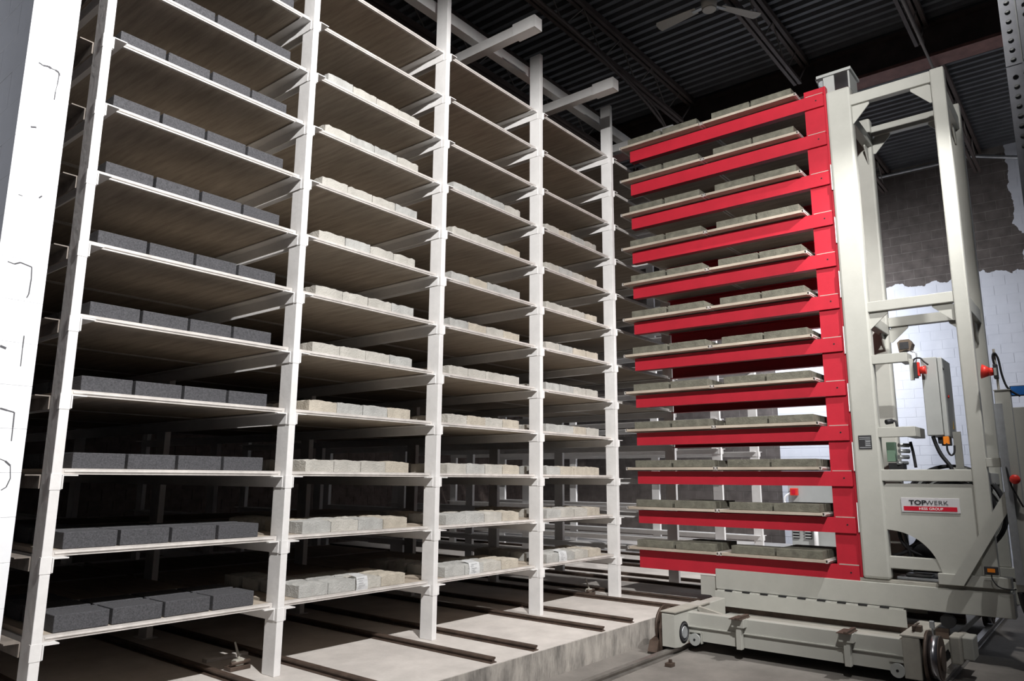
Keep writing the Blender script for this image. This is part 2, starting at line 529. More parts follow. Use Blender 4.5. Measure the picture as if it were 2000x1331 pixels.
# overhead: longitudinal tie beam on mid-bay cantilever arms
part('tie_beam', MB().box(-.1, .2, 5.475, 6.4, .29, 5.585), 'rack', rack)
for i in (0, 1, 2, 3, 4):
    X = i*S+S/2+.01
    a = part('cantilever_arm', MB().box(X-.045, -.24, 5.375, X+.045, 1.6, 5.472), 'rack', rack)
    g = MB().prism([(X-.055, 5.365), (X-.055, 5.485), (X-.045, 5.485), (X-.045, 5.373), (X+.055, 5.373), (X+.055, 5.365)], 'y', -.47, -.22)
    part('arm_head', g, 'rack', a)
    part('arm_end_plate', MB().box(X-.055, -.475, 5.365, X+.055, -.468, 5.485), 'rack', a)
part('cross_tie', MB().box(3.9, 1.6, 5.38, 5.9, 1.66, 5.44), 'rack', rack)
part('cross_tie', MB().box(-.05, 1.6, 5.38, 3.9, 1.66, 5.44), 'rack', rack)

# ------------------------------------------------------------------ boards
BW, BD, BT = S-PW-.012, .985, .03
def board_meshes(bw, bd):
    d = MB().box(.0, .018, .003, bw, bd-.018, BT-.002).mesh('deck', 'deck')
    e = MB().prism([(0, 0), (.02, 0), (.02, .003), (.004, .003), (.004, BT-.003), (.02, BT-.003), (.02, BT), (0, BT)], 'x', 0, bw)
    # small rolled beads on the edge strip
    e.cyl((.02, 0.0, BT*.5), (bw-.02, 0.0, BT*.5), .006, n=8)
    e = e.mesh('edge_strip', 'edge')
    return d, e
bd_me, be_me = board_meshes(BW, BD)
def board(x, y, z, label, group, d=bd_me, e=be_me, bd=BD, bw=BW):
    o = thing('production_board', label, 'board', (x, y, z), group)
    link('deck', d, o)
    link('edge_strip', e, o)
    link('edge_strip', e, o, (bw, bd, 0), (0, 0, math.pi))
    return o
BAY = ['the bay beside the white pier', 'the second bay from the pier', 'the third bay from the pier', 'the fourth bay from the pier', 'the bay facing the red forks']
DEEP = ['front', 'middle', 'rear']
for i in range(5):
    for l in range(12):
        if i == 4 and l < 4: continue
        for k in range(3 if i < 4 else 2):
            if i == 3 and k > 0 and l < 3: continue
            x = i*S+PW+.006; y = .05+k*(BD+.012)
            board(x, y, Z1+.001+l*PITCH_Z, f'brown {DEEP[k]} board, {ORDN[l]} level up, in {BAY[i]}', 'boards resting on the rack')

# ------------------------------------------------------------------ blocks on the boards
BH = .082
def smooth_block(w, d, h, m):
    return MB().box(0, 0, 0, w, d, h, .003).mesh('block', m)
def split_block(w, d, h, m, seed):
    rnd = random.Random(seed)
    b = bmesh.new()
    nx, ny = 7, 5
    top = [[b.verts.new((w*i/nx, d*j/ny, h)) for j in range(ny+1)] for i in range(nx+1)]
    for i in range(nx+1):
        for j in range(ny+1):
            v = top[i][j]
            edge = i in (0, nx) or j in (0, ny)
            v.co.z = h-(.010 if edge else 0)*rnd.random()*(1.4 if (i in (0, nx) and j in (0, ny)) else 1)+(.002+.010*math.sin(math.pi*i/nx)*math.sin(math.pi*j/ny))*rnd.uniform(.2, 1)
            if edge:
                v.co.x += (w/2-v.co.x)*.03*rnd.random(); v.co.y += (d/2-v.co.y)*.04*rnd.random()
    for i in range(nx):
        for j in range(ny):
            b.faces.new((top[i][j], top[i+1][j], top[i+1][j+1], top[i][j+1]))
    loop = [top[i][0] for i in range(nx)]+[top[nx][j] for j in range(ny)]+[top[i][ny] for i in range(nx, 0, -1)]+[top[0][j] for j in range(ny, 0, -1)]
    low = []
    for v in loop:
        low.append(b.verts.new((min(max(v.co.x, 0), w), min(max(v.co.y, 0), d), 0)))
    n = len(loop)
    for i in range(n):
        b.faces.new((low[i], low[(i+1) % n], loop[(i+1) % n], loop[i]))
    b.faces.new(low[::-1])
    mb = MB(); mb.b.free(); mb.b = b
    return mb.mesh('block', m)
ch_me = smooth_block(.262, .195, BH, 'charcoal')
SPW = .229
sp_me = [[split_block(SPW, .195, BH-.006, m, 10*a+j) for a in range(4)] for j, m in enumerate(('pale', 'pale_cool', 'pale_warm'))]
TOPL = [11, 10, 9, 9]     # how many levels carry blocks in each bay
NTH = ['first', 'second', 'third', 'fourth']
for i in range(4):
    for l in range(TOPL[i]):
        z = Z1+.001+BT+l*PITCH_Z
        for row in range(4):
            for c in range(4):
                if row == 1 and c > 0 and l > 2: continue
                if row > 1 and c > 0: continue
                yy = .078+row*.232
                if i == 0:
                    me = ch_me; x = .116+c*.2787
                    nm = 'charcoal_block'; desc = 'charcoal block'
                else:
                    x = i*S+.199+c*.2318
                    w = random.random()
                    j = 2 if (c == 3 and l < 3) or w < .18 else (1 if w < .5 else 0)
                    if l == 0 and c in (0, 1): j = 1
                    me = random.choice(sp_me[j])
                    nm = 'split_faced_block'; desc = 'pale rough-topped block'
                o = link(nm, me, None, (x, yy+random.uniform(-.003, .003), z))
                rw = '' if row == 0 else f', {NTH[row]} row back'
                o['label'] = f'{desc}, {NTH[c]} from pier{rw}, {ORDN[l]} level, {["bay by pier", "second bay", "third bay", "fourth bay"][i]}'
                o['category'] = 'block'
                o['group'] = 'charcoal blocks on the rack' if i == 0 else 'pale blocks on the rack'

# paper tags on the lowest boards
def tag_sheet(i, x0, x1, lean, label):
    z0 = Z1+.001+BT; zt = z0+.088
    t = thing('paper_tag', label, 'paper', ((x0+x1)/2, .06, z0), 'paper tags on the lowest boards')
    yb, yt = .06, .072+lean
    b = MB()
    n = 4
    v = []
    for k in range(n+1):
        s_ = k/n
        yy = yb+(yt-yb)*s_-.006*math.sin(math.pi*s_)
        v.append([b.b.verts.new((x, yy+.004*math.sin(9*x), z0+(zt-z0)*s_)) for x in (x0+.006*s_, (x0+x1)/2, x1)])
    # fold back over the block top
    v.append([b.b.verts.new((x, yt+.09, zt+.012)) for x in (x0+.01, (x0+x1)/2, x1)])
    for k in range(len(v)-1):
        for j in range(2): b.b.faces.new((v[k][j], v[k][j+1], v[k+1][j+1], v[k+1][j]))
    g = bmesh.ops.solidify(b.b, geom=b.b.faces[:], thickness=.0012)
    part('sheet', b, 'paper', t)
    ink = MB()
    rnd = random.Random(i)
    for k in range(5):
        z = zt-.012-k*.015
        xa = x0+.012+rnd.random()*.01
        xb = xa+(x1-x0)*rnd.uniform(.25, .6)
        s_ = (z-z0)/(zt-z0); yy = yb+(yt-yb)*s_-.006*math.sin(math.pi*s_)-.0085
        ink.box(xa, yy, z, xb, yy+.0005, z+.0018)
    part('written_lines', ink, 'ink', t)
tag_sheet(1, 1.985, 2.09, .0, 'white paper tag with written lines leaning on the third block of the second bay')
tag_sheet(2, 3.135, 3.26, .0, 'white paper tag folded over a block in the third bay from the pier')
tag_sheet(3, 4.385, 4.51, .0, 'white paper tag on the lowest board of the fourth bay')

# ------------------------------------------------------------------ rails on the slab, stops and scraps
for i in range(7):
    for s_ in (-1, 1):
        X = i*S+S/2+.02+s_*.44
        b = MB().prism([(X-.03, .2), (X+.03, .2), (X+.03, .206), (X+.008, .209), (X+.008, .222), (X+.019, .225), (X+.019, .236), (X-.019, .236), (X-.019, .225), (X-.008, .222), (X-.008, .209), (X-.03, .206)], 'y', -.78, 6.8)
        side = 'pier-side' if s_ < 0 else 'mast-side'
        bay = ['the first bay', 'the second bay', 'the third bay', 'the fourth bay', 'the red fork bay', 'the sixth bay', 'the last bay'][i]
        solo('slab_rail', b, 'rail', f'rusty {side} rail on the raised slab running into {bay}', 'rail', (X, -.78, .2), 'rails running into the rack bays')
        # small concrete recess end block under the rail nose
def pit_rail(Y, label):
    b = MB().prism([(Y-.035, 0), (Y+.035, 0), (Y+.035, .008), (Y+.01, .012), (Y+.01, .032), (Y+.024, .036), (Y+.024, .05), (Y-.024, .05), (Y-.024, .036), (Y-.01, .032), (Y-.01, .012), (Y-.035, .008)], 'x', -5.5, 12.8)
    solo('pit_rail', b, 'railtop', label, 'rail', (3, Y, 0))
pit_rail(-1.135, 'steel rail in the pit floor along the foot of the raised slab')
pit_rail(-2.98, 'steel rail in the pit floor under the far wheel of the transfer car')

def stop(X, Y, label):
    t = thing('rail_stop', label, 'stop', (X, Y, .2), 'rail stops by the rack posts')
    part('stop_base', MB().box(X-.07, Y-.04, .2, X+.07, Y+.04, .225, .004), 'rail', t)
    part('stop_block', MB().box(X-.03, Y-.03, .225, X+.03, Y+.03, .262, .008), 'machine_dirty', t)
    part('stop_lever', MB().cyl((X+.01, Y, .255), (X-.01, Y+.03, .36), .009, .006, n=8), 'machine_dirty', t)
    part('stop_pin', MB().cyl((X-.06, Y-.02, .243), (X+.07, Y-.02, .243), .014, n=10), 'rail', t)
stop(1.30, .34, 'small rusty rail stop with lever beside the second rack post')
stop(5.30, .34, 'small rusty rail stop with lever beside the post next to the red forks')
solo('wood_scrap', MB().box(1.25, .62, .2, 1.55, .68, .222, .004), 'edge', 'pale wood scrap lying on the slab under the second post', 'scrap', (1.4, .65, .2))
solo('floor_anchor', MB().box(3.875, -1.325, 0, 3.94, -1.27, .028, .004).box(3.9, -1.31, .028, 3.92, -1.29, .05), 'rail', 'small square steel anchor on the pit floor before the transfer car', 'anchor', (3.905, -1.3, 0))

# ------------------------------------------------------------------ finger car (upper machine)
car = thing('finger_car', 'cream and red finger car with twelve-level red forks and twin masts', 'machine', (5.9, -2.4, .21))
XN, XF = 5.5, 6.30       # planes of the near and far frames
def fork_frame(x0, x1, near):
    yb, yf = -2.275, -2.09
    pr = .026 if near else .006
    fr = part('fork_upright', MB().box(x0+pr, yb, .535, x1+pr, yf, 5.14).box(x0+pr-.008, yb-.02, .535, x1+pr+.006, yb, 5.14, .003), 'red', car)
    for l in range(12):
        zt = .668+l*.4; zb = zt-(.13 if l else .175)
        tip = -.15
        xa, xb = (x0, x1) if near else (x1, x0)
        s_ = 1 if near else -1
        b = MB()
        # channel: outer web, top and bottom flanges pointing inwards
        b.prism([(xa, zt), (xa+s_*.075, zt), (xa+s_*.075, zt-.008), (xa+s_*.008, zt-.008), (xa+s_*.008, zb+.008), (xa+s_*.075, zb+.008), (xa+s_*.075, zb), (xa, zb)], 'y', yb+.002, tip)
        a = part('fork_arm', b, 'red', fr)
        hole = MB().cyl((xa-s_*.0015, -2.205, zt-.06), (xa+s_*.002, -2.205, zt-.06), .0075, n=10)
        part('bolt_hole', hole, 'black', fr)
        if near:
            part('shim_strip', MB().box(x0+.002, -2.27, zt, x0+.026, -2.11, zt+.007), 'machine_dirty', fr)
    return fr
fork_frame(XN+.02, XN+.075, True)
fork_frame(6.34, 6.40, False)
for z in (1.0, 2.6, 4.2):
    part('fork_crossbar', MB().box(5.57, -2.26, z, 6.33, -2.2, z+.08), 'red', car)

def column(x0, y0, x1, y1, z0, z1, name='mast_column', bev=.022):
    return part(name, MB().box(x0, y0, z0, x1, y1, z1, bev), 'machine', car)
column(XN+.005, -2.518, XN+.115, -2.300, .575, 5.055)
column(XF, -2.50, XF+.11, -2.300, .575, 5.055)
column(XN+.002, -3.285, XN+.095, -3.175, .66, 4.97, 'rear_column', .012)
column(XF+.03, -3.285, XF+.125, -3.175, .66, 4.97, 'rear_column', .012)
# white cable strip beside the mast
for z in range(7):
    part('strip_cover', MB().box(XN+.012, -2.299, .95+z*.52, XN+.03, -2.293, 1.2+z*.52), 'signwhite', car)

def bar_y(x, y0, y1, z0, z1, name='cross_bar', t=.075):
    return part(name, MB().box(x, y0, z0, x+t, y1, z1, .006), 'machine', car)
for x in (XN+.012, XF+.03):
    bar_y(x, -3.18, -2.5, 4.855, 4.962)
    bar_y(x, -3.18, -2.5, 2.86, 2.952)
    bar_y(x, -3.18, -2.5, 1.385, 1.482)
def bar_x(y0, y1, z0, z1):
    return part('cross_bar', MB().box(XN+.09, y0, z0, XF+.04, y1, z1, .006), 'machine', car)
bar_x(-3.27, -3.19, 4.70, 4.83)
bar_x(-3.27, -3.19, 2.80, 2.93)
bar_x(-2.50, -2.42, 4.74, 4.84)
bar_x(-2.50, -2.42, 2.78, 2.88)
bar_x(-3.27, -3.19, 1.36, 1.46)
def gusset(x, ya, za, dy, dz):
    cy = .025 if dy > 0 else -.025
    cz = .02 if dz > 0 else -.02
    poly = [(ya+cy, za), (ya+dy, za), (ya+dy, za+dz*.12), (ya+dy*.12, za+dz), (ya, za+dz), (ya, za+cz)]
    part('gusset', MB().prism(poly, 'x', x+.03, x+.042), 'machine', car)
for x in (XN+.012, XF+.03):
    for zz, dl in ((4.855, .18), (2.86, .15)):
        gusset(x, -2.50, zz, -.165, -dl)
        gusset(x, -3.175, zz, .165, -dl)
for y in (-3.23, -2.46):
    for zz in (4.72, 2.79):
        for xx, s_ in ((XN+.10, 1), (XF+.02, -1)):
            part('gusset', MB().prism([(xx, zz), (xx+s_*.15, zz), (xx+s_*.15, zz-.02), (xx+s_*.02, zz-.17), (xx, zz-.17)], 'y', y-.006, y+.006), 'machine', car)
# lower side panel with the quarter-circle cut-out
def side_panel(x):
    poly = [(-2.515, .985)]
    for k in range(15):
        a = math.radians(90+k*83/14)
        poly.append((-2.525+.375*math.cos(a)*1.0, .605+.378*math.sin(a)))
    poly = poly[:1]+[(-2.525+.376*math.cos(math.radians(90+k*84/16)), .605+.376*math.sin(math.radians(90+k*84/16))) for k in range(1, 17)]
    poly += [(-2.905, .66), (-3.19, .66), (-3.19, 1.34), (-3.165, 1.365), (-2.54, 1.365), (-2.515, 1.34)]
    return MB().prism(poly, 'x', x+.028, x+.036)
pn = part('side_panel', side_panel(XN), 'machine', car)
part('side_panel', side_panel(XF+.05), 'machine', car)
for x in (XN+.035, XF+.03):
    bar_y(x, -3.0, -2.5, .668, .768, 'lower_bar', .06)
# base frame
for x, nm in ((XN, 'near'), (XF+.02, 'far')):
    base = part('base_beam', MB().box(x-.005, -3.365, .365, x+.12, -.98, .548, .004), 'machine', car)
    part('base_rail', MB().box(x+.03, -3.34, .548, x+.10, -1.95, .575, .003), 'machine_dirty', base)
    part('base_plate', MB().box(x-.035, -2.62, .216, x-.027, -.98, .352, .002).box(x-.03, -2.6, .30, x+.08, -1.0, .36), 'machine', car)
    for k in range(9):
        y = -1.08-k*.168
        part('base_slot', MB().box(x-.037, y-.07, .3535, x-.008, y, .3635), 'black', base)
    part('front_tab', MB().prism([(-.80, .47), (-.80, .29), (-.90, .29), (-.93, .262), (-.985, .262), (-.985, .47)], 'x', x+.05, x+.06).cyl((x+.046, -.95, .385), (x+.05, -.95, .385), .033, n=20), 'machine', car)
    part('column_foot', MB().box(x-.015, -3.36, .577, x+.12, -2.87, .662, .003), 'machine', car)
for x in (XN+.06, XF+.08):
    for y in (-1.2, -2.9):
        w = part('travel_wheel', MB().cyl((x-.02, y, .292), (x+.02, y, .292), .055, n=20), 'dark', car)
bar_ = part('base_cross', MB().box(XN+.12, -1.12, .38, XF+.02, -1.0, .5, .004).box(XN+.12, -3.3, .38, XF+.02, -3.18, .5, .004), 'machine', car)
part('floor_tread', MB().box(XN+.12, -3.1, .565, XF+.02, -2.55, .575), 'machine_dirty', car)
# brace, reel, rear post
part('diagonal_brace', MB().prism([(-2.95, .585), (-3.05, .585), (-3.43, 1.22), (-3.43, 1.385)], 'x', XN-.055, XN-.03), 'machine', car)
rp = part('rear_post', MB().box(5.42, -3.50, .575, 5.50, -3.395, 2.09, .005), 'machine', car)
part('galvanised_channel', MB().prism([(-3.385, 1.985), (-3.44, 1.985), (-3.452, .63), (-3.400, .63)], 'x', 5.395, 5.418), 'galv', rp)
part('aerial_rod', MB().cyl((5.46, -3.425, 2.09), (5.46, -3.420, 2.425), .009, n=8), 'machine_dirty', rp)
part('post_cap', MB().box(5.415, -3.505, 2.09, 5.505, -3.39, 2.096), 'machine', rp)
part('rear_post', MB().box(6.0, -3.56, .575, 6.1, -3.45, 2.0, .005), 'machine', car)
part('rear_bar', MB().box(5.5, -3.42, 1.50, 5.56, -3.28, 1.57, .004), 'machine', car)
horn = part('alarm_horn', MB().cyl((5.45, -3.405, 2.245), (5.45, -3.375, 2.245), .03, .034, n=16).cyl((5.45, -3.375, 2.245), (5.45, -3.325, 2.252), .034, .058, n=20), 'redplastic', car)
part('horn_body', MB().box(5.42, -3.435, 2.185, 5.48, -3.405, 2.30, .004), 'dark', horn)
part('horn_plate', MB().box(5.418, -3.428, 2.21, 5.421, -3.41, 2.27), 'greymetal', horn)
part('horn_cable', MB().path([(5.45, -3.415, 2.30), (5.44, -3.41, 2.36), (5.44, -3.425, 2.39), (5.45, -3.445, 2.34), (5.45, -3.46, 2.2), (5.45, -3.49, 2.1), (5.46, -3.56, 2.04)], .008), 'black', horn)
part('display_unit', MB().box(5.52, -3.60, 2.05, 5.56, -3.49, 2.13, .004), 'dark', car)
part('display_face', MB().box(5.512, -3.592, 2.056, 5.52, -3.498, 2.124), 'blue', car)
part('stop_button', MB().cyl((5.41, -3.47, 1.405), (5.37, -3.47, 1.405), .015, n=12).dome((5.37, -3.47, 1.405), (-1, 0, 0), .036, .022), 'redplastic', car)
part('button_cable', MB().path([(5.40, -3.42, 1.5), (5.385, -3.44, 1.36), (5.385, -3.47, 1.28), (5.40, -3.50, 1.2)], .007), 'black', car)
part('light_sensor', MB().box(5.42, -3.29, .685, 5.46, -3.20, .745, .003), 'dark', car)
part('sensor_lens', MB().box(5.414, -3.272, .705, 5.42, -3.222, .732), 'amber', car)
part('sensor_cable', MB().path([(5.43, -3.245, .685), (5.42, -3.25, .65), (5.415, -3.29, .6), (5.42, -3.37, .59), (5.44, -3.42, .6)], .005), 'black', car)
# cable reel between the frames
ry, rz = -2.97, 1.15
reel = part('cable_reel', MB().ring((5.86, ry, rz), 'x', .365, .014).ring((6.0, ry, rz), 'x', .365, .014), 'dark', car)
part('reel_disc', MB().cyl((5.90, ry, rz), (5.96, ry, rz), .34, n=40), 'greymetal', reel)
part('reel_hub', MB().cyl((5.80, ry, rz), (6.05, ry, rz), .07, n=20), 'dark', reel)
for rr in (.18, .24, .30):
    part('cable_turn', MB().ring((5.875, ry, rz), 'x', rr, .016), 'black', reel)
# hoses behind the cut-out
for pts, rr in (([(5.70, -2.52, .74), (5.68, -2.60, .80), (5.66, -2.68, .86), (5.66, -2.78, .9)], .012),
                ([(5.64, -2.58, 1.0), (5.64, -2.60, .88), (5.66, -2.68, .80), (5.7, -2.82, .76)], .014),
                ([(5.62, -2.62, 1.0), (5.64, -2.64, .86), (5.66, -2.66, .70)], .012),
                ([(5.7, -2.74, .98), (5.68, -2.70, .88), (5.66, -2.62, .8), (5.66, -2.52, .76)], .016)):
    part('hose', MB().path(pts, rr), 'black', car)
part('drive_motor', MB().cyl((5.80, -2.75, .80), (6.1, -2.75, .80), .11, n=24).box(5.86, -2.88, .62, 6.05, -2.62, .72, .006), 'dark', car)
part('drain_tray', MB().box(5.62, -2.86, .577, 5.8, -2.54, .60, .004).box(5.66, -2.8, .6, 5.78, -2.6, .625, .01), 'galv', car)
# sign plate and its lettering
sg = part('sign_plate', MB().box(XN+.020, -3.068, 1.132, XN+.028, -2.642, 1.250, .002), 'signplate', car)
part('sign_band', MB().box(XN+.018, -3.048, 1.146, XN+.020, -2.660, 1.181), 'signred', sg)
def text(body, y, z, size, m, bold=0.0, sx=1.0, name='sign_lettering'):
    c = bpy.data.curves.new(name, 'FONT')
    c.body = body; c.size = size; c.extrude = .0006; c.offset = bold; c.align_x = 'LEFT'; c.align_y = 'BOTTOM_BASELINE'
    c.materials.append(M[m])
    t0 = bpy.data.objects.new(name, c); COL.objects.link(t0)
    bpy.context.view_layer.update()
    me = bpy.data.meshes.new_from_object(t0.evaluated_get(bpy.context.evaluated_depsgraph_get()))
    bpy.data.objects.remove(t0); bpy.data.curves.remove(c)
    if not me.materials: me.materials.append(M[m])
    o = link(name, me, None)
    o.parent = sg
    og = ORG[sg.name]
    # text reads along -Y, upright in Z, facing -X
    R = Matrix(((0, 0, -1), (-1, 0, 0), (0, 1, 0))).to_4x4()
    o.matrix_parent_inverse = Matrix.Identity(4)
    o.matrix_local = Matrix.Translation((XN+.0175-og[0], y-og[1], z-og[2])) @ R @ Matrix.Diagonal((sx, 1, 1, 1))
    return o
text('TOP', -2.703, 1.196, .050, 'ink', .0016, 1.28)
text('WERK', -2.823, 1.196, .050, 'ink', -.0004, 1.20)
text('HESS GROUP', -2.773, 1.1545, .027, 'signwhite', .0002, 1.12)
# type plate on the mast
tp = part('type_plate', MB().box(XN+.001, -2.458, 1.655, XN+.006, -2.352, 1.775, .001), 'dark', car)
rows = MB()
for k in range(7):
    z = 1.667+k*.0145
    rows.box(XN-.0002, -2.45, z, XN+.001, -2.36 if k in (0, 5, 6) else -2.405, z+.006)
rows.box(XN-.0002, -2.448, 1.69, XN+.001, -2.41, 1.725)
part('plate_print', rows, 'galv', tp)
# upper bracket arm with lamp and emergency stop
ub = part('bracket_arm', MB().box(XN+.012, -2.79, 2.392, XN+.07, -2.51, 2.474, .004).box(XN+.07, -2.79, 2.392, XN+.22, -2.73, 2.474, .004), 'machine', car)
part('stop_mount', MB().box(XN+.07, -2.822, 2.235, XN+.09, -2.79, 2.42, .002), 'machine', ub)
part('stop_box', MB().box(XN+.05, -2.852, 2.25, XN+.10, -2.822, 2.385, .004), 'dark', ub)
part('stop_collar', MB().box(XN+.05, -2.868, 2.265, XN+.10, -2.852, 2.385, .003), 'redplastic', ub)
part('stop_knob', MB().cyl((XN+.075, -2.868, 2.315), (XN+.075, -2.915, 2.315), .03, .036, n=20), 'redplastic', ub)
lampo = part('work_light', MB().prism([(-2.715, 2.49), (-2.705, 2.575), (-2.73, 2.598), (-2.80, 2.598), (-2.822, 2.56), (-2.80, 2.495), (-2.775, 2.51)], 'x', XN+.10, XN+.22), 'brownlamp', ub)
part('light_lens', MB().box(XN+.094, -2.795, 2.515, XN+.10, -2.725, 2.575), 'dark', lampo)
part('light_cable', MB().path([(XN+.16, -2.80, 2.50), (XN+.16, -2.835, 2.48), (XN+.16, -2.835, 2.43), (XN+.17, -2.82, 2.38)], .006), 'galv', ub)
part('loop_cable', MB().path([(XN+.17, -2.80, 2.36), (XN+.13, -2.82, 2.42), (XN+.11, -2.87, 2.425), (XN+.10, -2.90, 2.39), (XN+.09, -2.93, 2.36)], .007), 'black', ub)
# lower bracket arm and control cabinet
lb = part('bracket_arm', MB().box(XN+.012, -2.80, 1.755, XN+.07, -2.51, 1.84, .004).box(XN+.07, -2.80, 1.755, XN+.42, -2.72, 1.84, .004), 'machine', car)
cab = part('control_cabinet', MB().box(5.64, -2.985, 1.765, 6.08, -2.865, 2.43, .006), 'greymetal', car)
part('cabinet_door', MB().box(5.655, -3.022, 1.755, 6.07, -2.988, 2.425, .006), 'greymetal', cab)
part('door_lock', MB().cyl((5.69, -3.023, 2.33), (5.69, -3.03, 2.33), .012, n=12), 'dark', cab)
part('indicator_lamp', MB().cyl((5.80, -3.023, 2.10), (5.80, -3.034, 2.10), .013, n=12), 'redplastic', cab)
part('warning_label', MB().prism([(5.90, 1.83), (5.97, 1.83), (5.935, 1.9)], 'y', -3.0235, -3.022), 'warn', cab)
part('cable_gland', MB().box(5.70, -3.0, 1.70, 5.78, -2.93, 1.755, .004).box(5.80, -3.01, 1.685, 5.86, -2.94, 1.755, .004), 'dark', cab)
part('amber_gland', MB().box(5.655, -3.018, 1.69, 5.70, -2.975, 1.755, .003), 'amber', cab)
for pts, rr in (([(5.68, -2.90, 1.76), (5.68, -2.92, 1.68), (5.68, -2.95, 1.6), (5.68, -3.0, 1.52), (5.68, -3.02, 1.47)], .016),
                ([(5.66, -3.0, 1.70), (5.66, -3.0, 1.64), (5.665, -3.02, 1.60), (5.67, -3.045, 1.62), (5.68, -3.05, 1.68)], .008)):
    part('cabinet_cable', MB().path(pts, rr), 'black', cab)
part('cabinet_support', MB().box(5.78, -3.09, 1.48, 5.80, -3.03, 1.80, .003).box(5.70, -3.12, 1.48, 5.86, -3.02, 1.50, .003), 'machine', car)
# valves and fittings behind the front mast
vb = part('valve_block', MB().box(5.68, -2.60, 1.55, 5.75, -2.53, 1.72, .004), 'green', car)
part('valve_spools', MB().cyl((5.64, -2.64, 1.69), (5.72, -2.70, 1.69), .018, n=10).cyl((5.64, -2.64, 1.64), (5.72, -2.70, 1.64), .018, n=10).cyl((5.64, -2.63, 1.59), (5.72, -2.69, 1.59), .018, n=10).cyl((5.64, -2.62, 1.54), (5.72, -2.68, 1.54), .016, n=10), 'galv', vb)
part('valve_base', MB().box(5.66, -2.66, 1.483, 5.78, -2.54, 1.54, .004), 'dark', vb)
part('valve_hose', MB().path([(5.7, -2.72, 1.72), (5.7, -2.735, 1.62), (5.7, -2.745, 1.5)], .012), 'black', vb)
part('coupling', MB().cyl((5.62, -2.56, 1.89), (5.66, -2.60, 1.90), .022, n=12).path([(5.66, -2.60, 1.90), (5.66, -2.625, 1.90), (5.66, -2.635, 1.86), (5.66, -2.63, 1.83)], .01), 'dark', car)
# guide head on top of the mast
gh = part('guide_head', MB().box(5.62, -2.50, 5.06, 5.90, -2.30, 5.09, .003).box(5.62, -2.36, 5.09, 5.64, -2.26, 5.27).box(5.62, -2.50, 5.09, 5.90, -2.485, 5.27).box(5.60, -2.52, 5.27, 5.92, -2.20, 5.30, .003), 'greymetal', car)
part('guide_roller', MB().cyl((5.66, -2.24, 5.24), (5.74, -2.24, 5.24), .035, n=18).cyl((5.64, -2.20, 5.285), (5.8, -2.18, 5.285), .016, n=10), 'galv', gh)
part('chain_wheel', MB().cyl((5.68, -2.28, 5.14), (5.70, -2.28, 5.14), .06, n=24), 'dark', gh)

# ------------------------------------------------------------------ boards and blocks on the forks
FBW = 1.03
fd_me, fe_me = board_meshes(FBW, .985)
sb_me = smooth_block(.165, .405, .070, 'olive')
YB = [(-1.05, 'outer'), (-2.047, 'inner')]
for l in range(12):
    z = .678+l*.4
    for y, nm in YB:
        board(5.425, y, z, f'brown {nm} board on the red forks, {ORDN[l]} level up', 'boards carried on the red forks', fd_me, fe_me, .985, FBW)
    for j, (ya, yb) in enumerate([(-.574, -.164), (-1.006, -.599), (-1.579, -1.178), (-2.002, -1.607)]):
        for c in range(3 if j in (1, 3) else 1):
            o = link('slab_block', sb_me, None, (5.44+c*.19, ya, z+BT))
            back_ = ['', ', second column in', ', third column in'][c]
            o['label'] = f'olive-grey slab block, {NTH[j]} from the fork tips{back_}, {ORDN[l]} fork level'
            o['category'] = 'block'
            o['group'] = 'slab blocks on the red forks'

# ------------------------------------------------------------------ transfer car (lower machine)
tc = thing('transfer_car', 'low cream transfer car on rails carrying the finger car', 'machine', (5.6, -2, .0))
def end_truck(y0, y1, x0, zt):
    poly = [(x0, .07), (x0, zt-.015), (x0+.02, zt), (x0+.66, zt+.012), (x0+.66, .235), (x0+.255, .235), (x0+.255, .075), (x0+.1, .06)]
    return MB().prism(poly, 'y', y0, y1)
e1 = part('end_truck', end_truck(-1.195, -1.085, 4.2, .332), 'machine', tc)
part('truck_cap', MB().box(4.195, -1.205, .332, 4.86, -1.075, .34), 'machine_dirty', e1)
part('wheel_seat', MB().cyl((4.365, -1.197, .165), (4.365, -1.193, .165), .085, n=32), 'black', e1)
part('axle_cap', MB().cyl((4.365, -1.205, .165), (4.365, -1.196, .165), .045, .05, n=24), 'galv', e1)
part('axle_ring', MB().ring((4.365, -1.199, .165), 'y', .066, .008, n=32), 'dark', e1)
def wheel(x, y, z, rr):
    w = part('rail_wheel', MB().cyl((x, y-.03, z), (x, y+.03, z), rr, n=40), 'steel' if y < -2 else 'rail', tc)
    part('wheel_flange', MB().cyl((x, y+.03, z), (x, y+.048, z), rr+.028, n=40).cyl((x, y-.046, z), (x, y-.0305, z), rr*.55, n=24).cyl((x, y-.036, z), (x, y-.0302, z), rr*.985, n=40), 'rail', w)
    return w
wg = part('wheel_guard', MB().prism([(4.21, .03), (4.20, .2), (4.25, .30), (4.37, .345), (4.49, .30), (4.53, .2), (4.52, .03)], 'y', -1.075, -1.055), 'rail', tc)
part('guard_shoe', MB().prism([(4.16, .02), (4.20, .10), (4.30, .12), (4.34, .02)], 'y', -1.05, -.97), 'rail', wg)
wheel(4.42, -1.035, .187, .135)
wheel(4.56, -2.975, .198, .145)
wheel(7.2, -2.975, .153, .10)
wheel(7.2, -1.135, .153, .10)
part('end_truck', MB().box(4.435, -2.905, .06, 5.0, -2.795, .335, .006).box(5.0, -2.905, .10, 7.4, -2.795, .155, .006), 'machine_dirty', tc)
part('truck_cap', MB().box(4.43, -2.93, .335, 5.1, -2.785, .345), 'machine_dirty', tc)
part('end_truck', MB().box(4.86, -1.195, .10, 5.2, -1.085, .335, .006).box(5.2, -1.195, .10, 7.4, -1.085, .155, .006), 'machine', tc)
